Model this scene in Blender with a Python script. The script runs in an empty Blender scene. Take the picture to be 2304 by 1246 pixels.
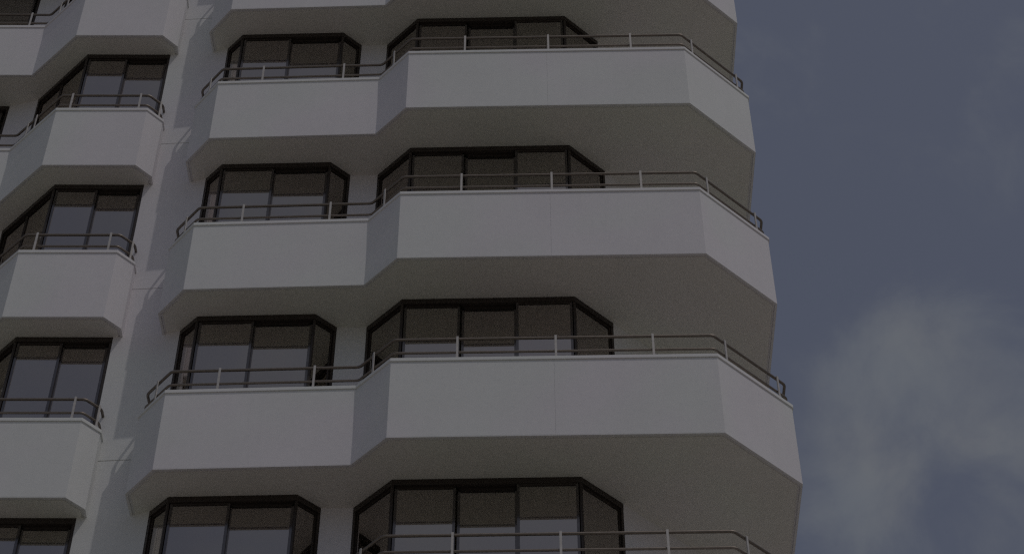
import bpy, bmesh, math, random
from mathutils import Vector, Matrix
from mathutils.geometry import tessellate_polygon
random.seed(7)
sc = bpy.context.scene
COL = sc.collection
GROUND = 0.0
CAMZ = 1.6
H = 3.0                       # storey height
ZB0 = 25.4875 + CAMZ          # underside of the uppermost balcony in view
PH = 1.247                    # parapet height
ZR, ZM = 1.6088, 1.3858       # handrail / mid rail above the balcony underside
SLAB = 0.22

# ---------------------------------------------------------------- materials
def new_mat(name):
    m = bpy.data.materials.new(name); m.use_nodes = True
    nt = m.node_tree; nt.nodes.clear()
    out = nt.nodes.new('ShaderNodeOutputMaterial')
    return m, nt, out
def N(nt, t, **kw):
    n = nt.nodes.new(t)
    for k, v in kw.items():
        if k in n.inputs: n.inputs[k].default_value = v
        else: setattr(n, k, v)
    return n
def ramp(nt, pts):
    r = nt.nodes.new('ShaderNodeValToRGB')
    e = r.color_ramp.elements
    while len(e) < len(pts): e.new(0.5)
    for el, (p, c) in zip(e, pts):
        el.position = p; el.color = (c, c, c, 1) if not isinstance(c, tuple) else (*c, 1)
    return r

def paint_mat(name, base, mottled=0.05, streak=0.05, bump=0.25, rough=0.75):
    """Painted concrete: base colour with faint blotches, rain streaks and trowel texture."""
    m, nt, out = new_mat(name); L = nt.links.new
    geo = N(nt, 'ShaderNodeNewGeometry')
    b = N(nt, 'ShaderNodeBsdfPrincipled', Roughness=rough)
    n1 = N(nt, 'ShaderNodeTexNoise', Scale=0.9, Detail=6.0, Roughness=0.6)
    L(geo.outputs['Position'], n1.inputs['Vector'])
    r1 = ramp(nt, [(0.3, 1 - mottled), (0.7, 1.0)])
    L(n1.outputs['Fac'], r1.inputs['Fac'])
    mp = N(nt, 'ShaderNodeMapping'); mp.inputs['Scale'].default_value = (9, 9, 0.55)
    L(geo.outputs['Position'], mp.inputs['Vector'])
    n2 = N(nt, 'ShaderNodeTexNoise', Scale=1.0, Detail=4.0, Roughness=0.55)
    L(mp.outputs['Vector'], n2.inputs['Vector'])
    r2 = ramp(nt, [(0.42, 1.0), (0.72, 1 - streak)])
    L(n2.outputs['Fac'], r2.inputs['Fac'])
    n4 = N(nt, 'ShaderNodeTexNoise', Scale=14.0, Detail=5.0, Roughness=0.7)
    L(geo.outputs['Position'], n4.inputs['Vector'])
    r4 = ramp(nt, [(0.25, 1 - mottled * 0.8), (0.6, 1.0)])
    L(n4.outputs['Fac'], r4.inputs['Fac'])
    n5 = N(nt, 'ShaderNodeTexNoise', Scale=0.55, Detail=2.0)
    L(geo.outputs['Position'], n5.inputs['Vector'])
    tint = N(nt, 'ShaderNodeMix', data_type='RGBA')
    tint.inputs[6].default_value = (base[0] * 1.012, base[1] * 0.987, base[2] * 1.012, 1)
    tint.inputs[7].default_value = (base[0] * 0.987, base[1] * 1.012, base[2] * 0.987, 1)
    rt = ramp(nt, [(0.4, 0.0), (0.6, 1.0)])
    L(n5.outputs['Fac'], rt.inputs['Fac']); L(rt.outputs['Color'], tint.inputs[0])
    x = tint.outputs[2]
    for r in (r1, r2, r4):
        mx = N(nt, 'ShaderNodeMix', data_type='RGBA', blend_type='MULTIPLY')
        mx.inputs[0].default_value = 1.0
        L(x, mx.inputs[6]); L(r.outputs['Color'], mx.inputs[7]); x = mx.outputs[2]
    L(x, b.inputs['Base Color'])
    bev = N(nt, 'ShaderNodeBevel', samples=4); bev.inputs['Radius'].default_value = 0.008
    n3 = N(nt, 'ShaderNodeTexNoise', Scale=60.0, Detail=4.0, Roughness=0.7)
    L(geo.outputs['Position'], n3.inputs['Vector'])
    bp = N(nt, 'ShaderNodeBump', Strength=bump, Distance=0.004)
    L(n3.outputs['Fac'], bp.inputs['Height']); L(bev.outputs['Normal'], bp.inputs['Normal'])
    L(bp.outputs['Normal'], b.inputs['Normal'])
    L(b.outputs['BSDF'], out.inputs['Surface'])
    return m

def plain_mat(name, base, rough=0.5, metallic=0.0, spec=0.5, noise=0.1):
    m, nt, out = new_mat(name); L = nt.links.new
    b = N(nt, 'ShaderNodeBsdfPrincipled', Roughness=rough, Metallic=metallic)
    b.inputs['Specular IOR Level'].default_value = spec
    geo = N(nt, 'ShaderNodeNewGeometry')
    n = N(nt, 'ShaderNodeTexNoise', Scale=25.0, Detail=4.0)
    L(geo.outputs['Position'], n.inputs['Vector'])
    r = ramp(nt, [(0.3, tuple(c * (1 - noise) for c in base)), (0.7, tuple(min(1, c * (1 + noise)) for c in base))])
    L(n.outputs['Fac'], r.inputs['Fac']); L(r.outputs['Color'], b.inputs['Base Color'])
    L(b.outputs['BSDF'], out.inputs['Surface'])
    return m

def glass_mat():
    m, nt, out = new_mat('tinted_glass'); L = nt.links.new
    tr = N(nt, 'ShaderNodeBsdfTransparent'); tr.inputs['Color'].default_value = (0.42, 0.40, 0.36, 1)
    gl = N(nt, 'ShaderNodeBsdfGlossy', Roughness=0.02); gl.inputs['Color'].default_value = (0.95, 0.89, 0.85, 1)
    lw = N(nt, 'ShaderNodeLayerWeight'); lw.inputs['Blend'].default_value = 0.25
    mr = N(nt, 'ShaderNodeMapRange'); mr.inputs['To Min'].default_value = GLASS_R; mr.inputs['To Max'].default_value = 0.95
    L(lw.outputs['Fresnel'], mr.inputs['Value'])
    mx = N(nt, 'ShaderNodeMixShader')
    L(mr.outputs['Result'], mx.inputs['Fac']); L(tr.outputs[0], mx.inputs[1]); L(gl.outputs[0], mx.inputs[2])
    L(mx.outputs[0], out.inputs['Surface'])
    return m
GLASS_R = 0.39
WHITE = paint_mat('white_painted_concrete', (0.80, 0.786, 0.788), mottled=0.055, streak=0.015)
SOFFIT = paint_mat('soffit_paint', (0.80, 0.775, 0.72), mottled=0.06, streak=0.0, bump=0.5, rough=0.9)
COPING = paint_mat('coping_paint', (0.82, 0.81, 0.80), mottled=0.04, streak=0.0, bump=0.1)
FRAME = plain_mat('dark_bronze_frame', (0.036, 0.027, 0.022), rough=0.4, spec=0.4)
STILE = plain_mat('bronze_door_stile', (0.16, 0.15, 0.15), rough=0.12, metallic=1.0)
RAIL = plain_mat('bronze_rail', (0.25, 0.215, 0.185), rough=0.5, metallic=1.0)
POST = plain_mat('aluminium_post', (0.55, 0.52, 0.49), rough=0.45, metallic=0.15)
GLASS = glass_mat()
CURTAIN = plain_mat('curtain_cloth', (0.34, 0.30, 0.20), rough=0.9, spec=0.1)
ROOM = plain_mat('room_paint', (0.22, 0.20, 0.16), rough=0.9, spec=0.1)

# ---------------------------------------------------------------- mesh helpers
def link(name, bm, mat, parent=None, smooth=False):
    bmesh.ops.recalc_face_normals(bm, faces=bm.faces)
    me = bpy.data.meshes.new(name); bm.to_mesh(me); bm.free()
    me.materials.append(mat)
    if smooth:
        for p in me.polygons: p.use_smooth = True
    o = bpy.data.objects.new(name, me); COL.objects.link(o)
    if parent: o.parent = parent
    return o
def prism(bm, poly, z0, z1):
    """Closed plan polygon extruded from z0 to z1."""
    lo = [bm.verts.new((x, y, z0)) for x, y in poly]
    hi = [bm.verts.new((x, y, z1)) for x, y in poly]
    n = len(poly)
    for i in range(n):
        j = (i + 1) % n
        bm.faces.new((lo[i], lo[j], hi[j], hi[i]))
    for ring in (lo, hi):
        for t in tessellate_polygon([[Vector((x, y, 0)) for x, y in poly]]):
            bm.faces.new([ring[i] for i in t])
V2 = lambda p: Vector((p[0], p[1]))
def offset(path, d):
    """Mitred offset of an open plan path, d metres to its left (inwards)."""
    P = [V2(p) for p in path]; res = []
    nrm = []
    for a, b in zip(P, P[1:]):
        t = (b - a).normalized(); nrm.append(Vector((-t.y, t.x)))
    for i, p in enumerate(P):
        if i == 0: res.append(p + nrm[0] * d)
        elif i == len(P) - 1: res.append(p + nrm[-1] * d)
        else:
            m = (nrm[i - 1] + nrm[i]).normalized()
            res.append(p + m * (d / max(0.3, m.dot(nrm[i]))))
    return [(q.x, q.y) for q in res]
def band(bm, path, d0, d1, z0, z1):
    """Wall following a plan path between two offsets."""
    prism(bm, offset(path, d0) + offset(path, d1)[::-1], z0, z1)
def slab_poly(path, d):
    q = offset(path, d)
    return q + ([(q[0][0], q[-1][1])] if q[-1][1] > q[0][1] else [(q[-1][0], q[0][1])])
def bar(bm, a, b, w0, w1, z0, z1, trim0=0.0, trim1=0.0):
    """Straight box between plan points, offsets w0..w1 to the left."""
    A, B = V2(a), V2(b); t = (B - A).normalized(); n = Vector((-t.y, t.x))
    A = A + t * trim0; B = B - t * trim1
    prism(bm, [tuple(A + n * w0), tuple(B + n * w0), tuple(B + n * w1), tuple(A + n * w1)], z0, z1)
def fillet(pts, r, seg=6):
    P = [Vector(p) for p in pts]; out = [P[0]]
    for a, b, c in zip(P, P[1:], P[2:]):
        u = (a - b); v = (c - b)
        k = min(r, u.length * 0.45, v.length * 0.45)
        s, e = b + u.normalized() * k, b + v.normalized() * k
        for i in range(seg + 1):
            q = i / seg
            out.append(s * (1 - q) ** 2 + b * 2 * q * (1 - q) + e * q * q)
    out.append(P[-1])
    return out
def tube(bm, pts, r, seg=12):
    rings = []
    up0 = Vector((0.123, 0.05, 1)).normalized()
    for i, p in enumerate(pts):
        t = (pts[min(i + 1, len(pts) - 1)] - pts[max(i - 1, 0)]).normalized()
        x = t.cross(up0)
        if x.length < 0.05: x = t.cross(Vector((1, 0.2, 0)))
        x.normalize(); y = x.cross(t).normalized()
        if rings:   # keep rings untwisted
            px = rings[-1][1]
            x = (px - t * px.dot(t)).normalized(); y = x.cross(t).normalized()
        rings.append(([bm.verts.new(p + (x * math.cos(a) + y * math.sin(a)) * r)
                       for a in (2 * math.pi * k / seg for k in range(seg))], x))
    for (A, _), (B, _) in zip(rings, rings[1:]):
        for k in range(seg):
            bm.faces.new((A[k], A[(k + 1) % seg], B[(k + 1) % seg], B[k]))
    bm.faces.new(rings[0][0]); bm.faces.new(rings[-1][0][::-1])

# ---------------------------------------------------------------- plan of the tower
AL, AR, BL, BR, BE = (-3.972, 17.163), (-1.785, 17.098), (-1.373, 16.674), (2.313, 16.615), (3.224, 17.426)
AE, AW = (-4.320, 17.555), (-4.304, 17.905)
CL, CR, CE, DR = (-6.231, 17.600), (-4.991, 17.605), (-4.797, 17.802), (-6.966, 18.293)
CW = (-4.797, 17.934)
a1, a2, a3, a4 = (-4.079, 17.839), (-3.842, 17.600), (-2.399, 17.567), (-2.150, 17.789)
b1, b2, b3, b4 = (-1.785, 17.785), (-1.335, 17.332), (0.759, 17.294), (1.239, 17.732)
c1, c2, c3, d3 = (-6.938, 18.740), (-6.107, 17.933), (-4.913, 17.943), (-7.375, 18.854)
WC, WB = (2.40, 18.790), (2.44, 23.0)           # tower wall corner on the right-hand side
SB = (3.245, 23.0)
DLL, DE = (-10.6, 18.27), (-11.1, 18.77)        # far left end of the left wing
DB = (-11.1, 23.0)
RIGHT = [AW, AE, AL, AR, BL, BR, BE, SB]
LEFT = [DB, DE, DLL, DR, CL, CR, CE, CW]
JX = 0.470
JY = BL[1] + (BR[1] - BL[1]) * (JX - BL[0]) / (BR[0] - BL[0])

tower = bpy.data.objects.new('tower_block', None); COL.objects.link(tower)
tower.location = (-2.0, 19.0, GROUND)
tower['label'] = 'white concrete tower with stacked angular balconies and bronze framed windows'
tower['category'] = 'building'
TINV = Matrix.Translation((2.0, -19.0, -GROUND))

def place(o, k):
    o.location.z = -k * H
    return o

# --- balconies -------------------------------------------------------------
def make_balcony(path, joints, rail_pts, mid_pts, posts):
    outer = list(path)
    bm = bmesh.new()
    out = []
    for p, q in zip(path, path[1:]):
        out.append(p)
        for j in joints:
            if V2(p) == V2(BL) and j == 'B':
                t = (V2(q) - V2(p)).normalized(); n = Vector((-t.y, t.x)); J = Vector((JX, JY))
                for s, d in ((-0.0015, 0), (-0.0015, 0.0018), (0.0015, 0.0018), (0.0015, 0)):
                    c = J + t * s + n * d; out.append((c.x, c.y))
    out.append(path[-1])
    prism(bm, out + offset(path, 0.028)[::-1], ZB0, ZB0 + 0.014)          # drip lip
    prism(bm, out + offset(path, 0.11)[::-1], ZB0 + 0.014, ZB0 + PH - 0.048)
    bmesh.ops.remove_doubles(bm, verts=bm.verts, dist=1e-5)
    par = link('balcony', bm, WHITE, tower)
    bm = bmesh.new()
    prism(bm, slab_poly(path, 0.056), ZB0 + 0.002, ZB0 + SLAB)
    link('floor_slab', bm, SOFFIT, par)
    bm = bmesh.new()
    band(bm, path, -0.014, 0.124, ZB0 + PH - 0.048, ZB0 + PH)
    link('coping', bm, COPING, par)
    bm = bmesh.new(); tube(bm, fillet(rail_pts, 0.04), 0.0175)
    link('handrail', bm, RAIL, par, True)
    bm = bmesh.new(); tube(bm, fillet(mid_pts, 0.04), 0.015)
    link('middle_rail', bm, RAIL, par, True)
    for (x, y), ang in posts:
        bm = bmesh.new()
        z0, z1 = ZB0 + PH, ZB0 + ZR + 0.016
        vs = bmesh.ops.create_cube(bm, size=1)['verts']
        bmesh.ops.scale(bm, vec=(0.026, 0.012, z1 - z0), verts=vs)
        bmesh.ops.translate(bm, vec=(0, -0.026, (z0 + z1) / 2), verts=vs)
        v2 = bmesh.ops.create_cube(bm, size=1)['verts']
        bmesh.ops.scale(bm, vec=(0.075, 0.05, 0.010), verts=v2)
        bmesh.ops.translate(bm, vec=(0, -0.006, z0 + 0.005), verts=v2)
        bmesh.ops.rotate(bm, cent=(0, 0, 0), matrix=Matrix.Rotation(ang, 3, 'Z'), verts=bm.verts)
        bmesh.ops.translate(bm, vec=(x, y, 0), verts=bm.verts)
        link('post', bm, POST, par)
    return par

IN = 0.045
def rails(path):
    P = [V2(p) for p in offset(path, IN)]
    top = [Vector((p.x, p.y, ZB0 + ZR)) for p in P]
    mid = [Vector((p.x, p.y, ZB0 + ZM)) for p in P]
    return top, mid, P
def on(P, i, t):
    a, b = P[i], P[i + 1]; d = b - a
    c = a + d * t
    return ((c.x, c.y), math.atan2(d.y, d.x))
def on_x(P, i, x):
    a, b = P[i], P[i + 1]
    return on(P, i, (x - a.x) / (b.x - a.x))

top, mid, P = rails(RIGHT)
posts = [on_x(P, 1, -4.11), on_x(P, 2, -3.385), on_x(P, 2, -2.285), on_x(P, 3, -1.575),
         on_x(P, 4, -0.625), on_x(P, 4, 0.497), on_x(P, 4, 1.605), on_x(P, 5, 2.42), on_x(P, 5, 3.065)]
posts += [on(P, 6, t) for t in (0.2, 0.4, 0.6, 0.8)]
balc_r = make_balcony(RIGHT, ['B'], top, mid, posts)
top, mid, P = rails(LEFT)
posts = [on_x(P, 2, -9.35), on_x(P, 2, -8.29), on_x(P, 2, -7.225), on_x(P, 3, -6.74), on_x(P, 3, -6.60),
         on_x(P, 4, -6.06), on_x(P, 4, -5.12), on(P, 5, 0.80)]
balc_l = make_balcony(LEFT, [], top, mid, posts)

# --- windows ---------------------------------------------------------------
Z0, Z1 = ZB0 - H + SLAB, ZB0 + 0.002   # window of the storey under the topmost balcony
HEAD = 0.085
def ring_frame(A, B, w0, w1, z0, z1, side, low, top, mat, parent):
    """Sliding-door frame: one closed ring of four mitred members."""
    t = (B - A).normalized(); n = Vector((-t.y, t.x)); Lg = (B - A).length
    bm = bmesh.new()
    def v(u, w, z):
        c = A + t * u + n * w
        return bm.verts.new((c.x, c.y, z))
    rings = []
    for u, z, iu, iz in ((0, z0, side, z0 + low), (Lg, z0, Lg - side, z0 + low), (Lg, z1, Lg - side, z1 - top), (0, z1, side, z1 - top)):
        rings.append((v(u, w0, z), v(iu, w0, iz), v(iu, w1, iz), v(u, w1, z)))
    for i in range(4):
        p, q = rings[i], rings[(i + 1) % 4]
        for j in range(4):
            f = bm.faces.new((p[j], p[(j + 1) % 4], q[(j + 1) % 4], q[j]))
            f.material_index = 1 if i in (0, 2) else 0
    o = link('door_frame', bm, mat, parent); o.data.materials.append(FRAME)
    return o
def make_window(path, facets, curtain_on=()):
    """facets: per path segment a list of (start, end, setback) panes as fractions."""
    bm = bmesh.new()
    band(bm, path, 0.0, 0.10, Z1 - HEAD, Z1 - 0.001)
    band(bm, path, 0.0, 0.10, Z0, Z0 + 0.07)
    P = [V2(p) for p in path]
    n = len(P)
    for i, p in enumerate(P):                                  # jambs and corner posts
        tin = (P[i] - P[i - 1]).normalized() if i else None
        tout = (P[i + 1] - P[i]).normalized() if i < n - 1 else None
        w = 0.035
        if tin is None: pts = [P[i], P[i] + tout * w]
        elif tout is None: pts = [P[i] - tin * w, P[i]]
        else: pts = [P[i] - tin * 0.022, P[i], P[i] + tout * 0.022]
        band(bm, [tuple(q) for q in pts], 0.004, 0.096, Z0 + 0.07, Z1 - HEAD)
    fr = link('window', bm, FRAME, tower)
    for i, panes in enumerate(facets):
        A, B = P[i], P[i + 1]; t = (B - A).normalized(); Lg = (B - A).length
        for (s, e, d) in panes:
            a, b = A + t * (s * Lg), A + t * (e * Lg)
            bm = bmesh.new(); st = 0.030 if i == STILE_FACET.get(id(facets), 1) else 0.018
            df = ring_frame(a, b, d, d + 0.03, Z0 + 0.07, Z1 - HEAD, st, 0.06, 0.03,
                            STILE if i == STILE_FACET.get(id(facets), 1) else FRAME, fr)
            bm = bmesh.new()
            bar(bm, a, b, d + 0.012, d + 0.020, Z0 + 0.13, Z1 - HEAD - 0.03, st, st)
            link('pane', bm, GLASS, fr)
        if i in curtain_on:
            bm = bmesh.new(); nrm = Vector((-t.y, t.x)); K = 60
            cols = []
            for j in range(K + 1):
                u = 0.10 + 0.82 * j / K
                dd = 0.22 + 0.025 * math.sin(j * 1.05) + 0.012 * math.sin(j * 2.3 + 1)
                c = A + t * (u * Lg) + nrm * dd
                cols.append((bm.verts.new((c.x, c.y, Z0 + 0.05)), bm.verts.new((c.x, c.y, Z1 - 0.06))))
            for (p0, p1), (q0, q1) in zip(cols, cols[1:]): bm.faces.new((p0, q0, q1, p1))
            g = bmesh.ops.solidify(bm, geom=bm.faces[:], thickness=0.004)
            link('curtain', bm, CURTAIN, fr, True)
    return fr
STILE_FACET = {}
fa = [[(0.12, 0.955, 0.022)], [(0.022, 0.487, 0.015), (0.480, 0.978, 0.05)], [(0.045, 0.88, 0.022)]]
fb = [[(0.06, 0.975, 0.022)], [(0.016, 0.338, 0.030), (0.348, 0.663, 0.062), (0.660, 0.984, 0.005)], [(0.025, 0.94, 0.022)]]
fc = [[(0.045, 0.47, 0.03), (0.48, 0.97, 0.03)], [(0.028, 0.492, 0.015), (0.485, 0.957, 0.05)]]
fd = [[(0.03, 0.34, 0.03), (0.34, 0.66, 0.06), (0.66, 0.97, 0.03)]]
STILE_FACET[id(fd)] = 0
win_a = make_window([a1, a2, a3, a4], fa, (0,))
win_b = make_window([b1, b2, b3, b4], fb, ())
win_c = make_window([c1, c2, c3], fc, ())
win_d = make_window([(-10.2, 18.840), d3], fd, ())

# --- walls of one storey ----------------------------------------------------
def make_wall(path):
    bm = bmesh.new(); band(bm, path, 0.003, 0.20, Z0, Z1)
    return link('wall', bm, WALLM, tower)
WALLM = WHITE
wall_ab = make_wall([a4, b1])
wall_b = make_wall([b4, WC, WB])
wall_cd = make_wall([d3, c1])
wall_d = make_wall([(-10.55, 23.0), (-10.55, 18.83), (-10.2, 18.840)])

def copy_tree(o, parent, k):
    c = o.copy(); COL.objects.link(c); c.parent = parent
    for ch in list(o.children): copy_tree(ch, c, 0)
    c.location.z = o.location.z - k * H
    return c
VIS = range(0, 5)
for src in (balc_r, balc_l, win_a, win_b, win_c, win_d, wall_ab, wall_b, wall_cd, wall_d):
    for k in VIS:
        if k: copy_tree(src, tower, k)
# the window band above the uppermost parapets in view (left wing)
for src in (win_c, win_d, wall_cd, wall_d): copy_tree(src, tower, -1)

# --- the pier between the two wings ------------------------------------------
bm = bmesh.new()
TOPZ = ZB0 + 2 * H + 1.6
joints = [ZB0 + 0.88 - k * H for k in range(-1, 9)]
pp = [c3, AW, a1, (-4.079, 18.3), (-4.913, 18.3)]
pi_ = [(c3[0] + 0.012, c3[1] + 0.012), (AW[0], AW[1] + 0.012), (a1[0] - 0.012, a1[1] + 0.014), (-4.091, 18.29), (-4.901, 18.29)]
z = GROUND
for j in sorted(joints):
    if j < 0.5: continue
    prism(bm, pp, z, j - 0.006); prism(bm, pi_, j - 0.006, j + 0.006); z = j + 0.006
prism(bm, pp, z, TOPZ)
link('pier', bm, WHITE, tower)

# --- rooms behind the glass ---------------------------------------------------
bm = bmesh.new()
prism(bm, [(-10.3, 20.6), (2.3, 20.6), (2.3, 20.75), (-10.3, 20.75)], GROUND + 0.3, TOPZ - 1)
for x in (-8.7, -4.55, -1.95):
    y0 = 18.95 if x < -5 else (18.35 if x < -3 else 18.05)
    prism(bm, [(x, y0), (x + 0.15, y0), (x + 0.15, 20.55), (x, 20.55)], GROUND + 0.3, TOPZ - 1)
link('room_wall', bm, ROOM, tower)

# --- storeys above and below the ones in view: parapet bands, slabs and walls --
def mass(name, ks):
    bm = bmesh.new()
    for k in ks:
        zb = ZB0 - k * H
        for path in (RIGHT, LEFT):
            band(bm, path, 0.0, 0.11, zb, zb + PH)
            prism(bm, slab_poly(path, 0.115), zb, zb + SLAB)
    return link(name, bm, WHITE, tower)
mass('upper_storeys', (-1, -2)); mass('lower_storeys', (5, 6, 7, 8))
bm = bmesh.new()
for (za, zb) in ((GROUND, ZB0 - 5 * H + 0.1), (ZB0 + SLAB + 0.002, TOPZ)):
    if za > 10:
        prism(bm, offset([a1, a2, a3, a4, b1, b2, b3, b4, WC, WB, (-4.0, 23.0)], 0.02), za, zb)
    else:
        prism(bm, offset([(-10.5, 23.0), (-10.5, 18.84), d3, c1, c2, c3, a1, a2, a3, a4, b1, b2, b3, b4, WC, WB], 0.02), za, zb)
link('shaft', bm, FRAME, tower)

# ---------------------------------------------------------------- re-base children on the tower's empty
for o in tower.children: o.matrix_parent_inverse = TINV

# ---------------------------------------------------------------- ground
bm = bmesh.new()
vs = [bm.verts.new(v) for v in ((-3000, -3000, GROUND), (3000, -3000, GROUND), (3000, 3000, GROUND), (-3000, 3000, GROUND))]
bm.faces.new(vs)
gm, nt, out = new_mat('sandy_paving')
b = N(nt, 'ShaderNodeBsdfPrincipled', Roughness=0.9)
tc = N(nt, 'ShaderNodeNewGeometry'); n1 = N(nt, 'ShaderNodeTexNoise', Scale=0.15, Detail=6.0)
nt.links.new(tc.outputs['Position'], n1.inputs['Vector'])
r = ramp(nt, [(0.3, (0.345, 0.325, 0.27)), (0.7, (0.425, 0.40, 0.335))])
nt.links.new(n1.outputs['Fac'], r.inputs['Fac']); nt.links.new(r.outputs['Color'], b.inputs['Base Color'])
nt.links.new(b.outputs['BSDF'], out.inputs['Surface'])
g = link('ground', bm, gm); g['kind'] = 'structure'

# ---------------------------------------------------------------- sun and sky
sx, sy, sz = 0.908, -1.0, 2.327
elev = math.atan2(sz, math.hypot(sx, sy)); az = math.atan2(sx, sy)
sun = bpy.data.lights.new('sun', 'SUN'); sun.energy = 2.35; sun.angle = math.radians(0.6); sun.color = (1.0, 0.955, 0.92)
so = bpy.data.objects.new('sun', sun); COL.objects.link(so)
so.rotation_euler = Vector((sx, sy, sz)).to_track_quat('Z', 'Y').to_euler()
so.location = (40, -40, 90)

w = bpy.data.worlds.new('World'); sc.world = w; w.use_nodes = True
nt = w.node_tree; nt.nodes.clear(); L = nt.links.new
wo = N(nt, 'ShaderNodeOutputWorld'); bg = N(nt, 'ShaderNodeBackground')
SKY = 0.15
bg.inputs['Strength'].default_value = SKY
sky = N(nt, 'ShaderNodeTexSky', sky_type='NISHITA', sun_disc=False)
sky.sun_elevation = elev; sky.sun_rotation = az; sky.dust_density = 3.0; sky.air_density = 1.0; sky.ozone_density = 2.5
tc = N(nt, 'ShaderNodeTexCoord')
CLOUD = (6.1, 6.3, 6.35)
CLOUDS = [((0.0, -0.66, 0.75), 0.55, 0.4), ((0.1586, 0.6727, 0.7227), 0.04025, 0.3), ((0.1883, 0.6602, 0.7271), 0.046, 0.24), ((0.2017, 0.6748, 0.7099), 0.06325, 0.26), ((0.1683, 0.6878, 0.7061), 0.057499999999999996, 0.28), ((0.1459, 0.7174, 0.6812), 0.057499999999999996, 0.3), ((0.1593, 0.7337, 0.6605), 0.057499999999999996, 0.3), ((0.2242, 0.7, 0.6781), 0.057499999999999996, 0.2), ((0.2155, 0.7299, 0.6487), 0.057499999999999996, 0.24), ((0.2357, 0.5597, 0.7945), 0.034499999999999996, 0.2), ((0.1426, 0.5896, 0.795), 0.028749999999999998, 0.12)]  # first entry: unseen bank added behind the camera to whiten the glass reflections
# clouds: soft heaps by direction
n1 = N(nt, 'ShaderNodeTexNoise', Scale=17.0, Detail=9.0, Roughness=0.58, Distortion=0.35)
L(tc.outputs['Generated'], n1.inputs['Vector'])
n0 = N(nt, 'ShaderNodeTexNoise', Scale=4.0, Detail=3.0, Roughness=0.5)
L(tc.outputs['Generated'], n0.inputs['Vector'])
def math_node(op, x, y=None):
    m = N(nt, 'ShaderNodeMath', operation=op)
    for i, v in enumerate((x, y)):
        if v is None: continue
        if isinstance(v, (int, float)): m.inputs[i].default_value = v
        else: L(v, m.inputs[i])
    return m.outputs[0]
# heaps of cloud: each is a direction and an angular radius (radians)
dens = math_node('MULTIPLY', n0.outputs['Fac'], 0.55)
for d, rad, amp in CLOUDS:
    v = N(nt, 'ShaderNodeVectorMath', operation='DISTANCE'); L(tc.outputs['Generated'], v.inputs[0]); v.inputs[1].default_value = d
    mr = N(nt, 'ShaderNodeMapRange', interpolation_type='SMOOTHSTEP')
    mr.inputs['From Min'].default_value = rad; mr.inputs['From Max'].default_value = 0.0
    mr.inputs['To Max'].default_value = amp
    L(v.outputs['Value'], mr.inputs['Value']); dens = math_node('ADD', dens, mr.outputs['Result'])
dens = math_node('ADD', dens, math_node('MULTIPLY', math_node('SUBTRACT', n1.outputs['Fac'], 0.5), 1.25))
mask = N(nt, 'ShaderNodeMapRange', interpolation_type='SMOOTHSTEP')
mask.inputs['From Min'].default_value = 0.30; mask.inputs['From Max'].default_value = 1.0
mask.inputs['To Min'].default_value = 0.0; mask.inputs['To Max'].default_value = 0.55
L(dens, mask.inputs['Value'])
n2 = N(nt, 'ShaderNodeTexNoise', Scale=22.0, Detail=6.0, Roughness=0.55); L(tc.outputs['Generated'], n2.inputs['Vector'])
shade = ramp(nt, [(0.35, (0.86, 0.90, 0.96)), (0.65, (1.0, 1.0, 1.0))]); L(n2.outputs['Fac'], shade.inputs['Fac'])
cl = N(nt, 'ShaderNodeMix', data_type='RGBA', blend_type='MULTIPLY'); cl.inputs[0].default_value = 1
cl.inputs[6].default_value = (*CLOUD, 1); L(shade.outputs['Color'], cl.inputs[7])
veil = N(nt, 'ShaderNodeMix', data_type='RGBA'); veil.inputs[0].default_value = 0.30      # thin high haze
L(sky.outputs[0], veil.inputs[6]); veil.inputs[7].default_value = (5.9, 5.95, 7.2, 1)
mx = N(nt, 'ShaderNodeMix', data_type='RGBA'); L(mask.outputs['Result'], mx.inputs[0]); L(veil.outputs[2], mx.inputs[6]); L(cl.outputs[2], mx.inputs[7])
L(mx.outputs[2], bg.inputs['Color']); L(bg.outputs[0], wo.inputs['Surface'])

# ---------------------------------------------------------------- camera
cam = bpy.data.cameras.new('camera'); co = bpy.data.objects.new('camera', cam); COL.objects.link(co)
cam.sensor_width = 36; cam.lens = 4837.56 / 2304 * 36; cam.clip_start = 0.1; cam.clip_end = 10000
pitch, roll = 0.854121, -0.0028792
cp, sp, cr, sr = math.cos(pitch), math.sin(pitch), math.cos(roll), math.sin(roll)
fw = Vector((0, cp, sp)); up0 = Vector((0, -sp, cp)); rt0 = Vector((1, 0, 0))
rt = cr * rt0 + sr * up0; up = -sr * rt0 + cr * up0
M = Matrix((rt, up, -fw)).transposed().to_4x4(); M.translation = (0, 0, CAMZ)
co.matrix_world = M
sc.camera = co

sc.view_settings.view_transform = 'Standard'; sc.view_settings.look = 'None'
sc.view_settings.exposure = -2.37; sc.view_settings.gamma = 1.0
sc.cycles.max_bounces = 8; sc.cycles.diffuse_bounces = 5; sc.cycles.glossy_bounces = 4; sc.cycles.transparent_max_bounces = 12
sc.cycles.filter_width = 1.3
sc.cycles.use_denoising = False
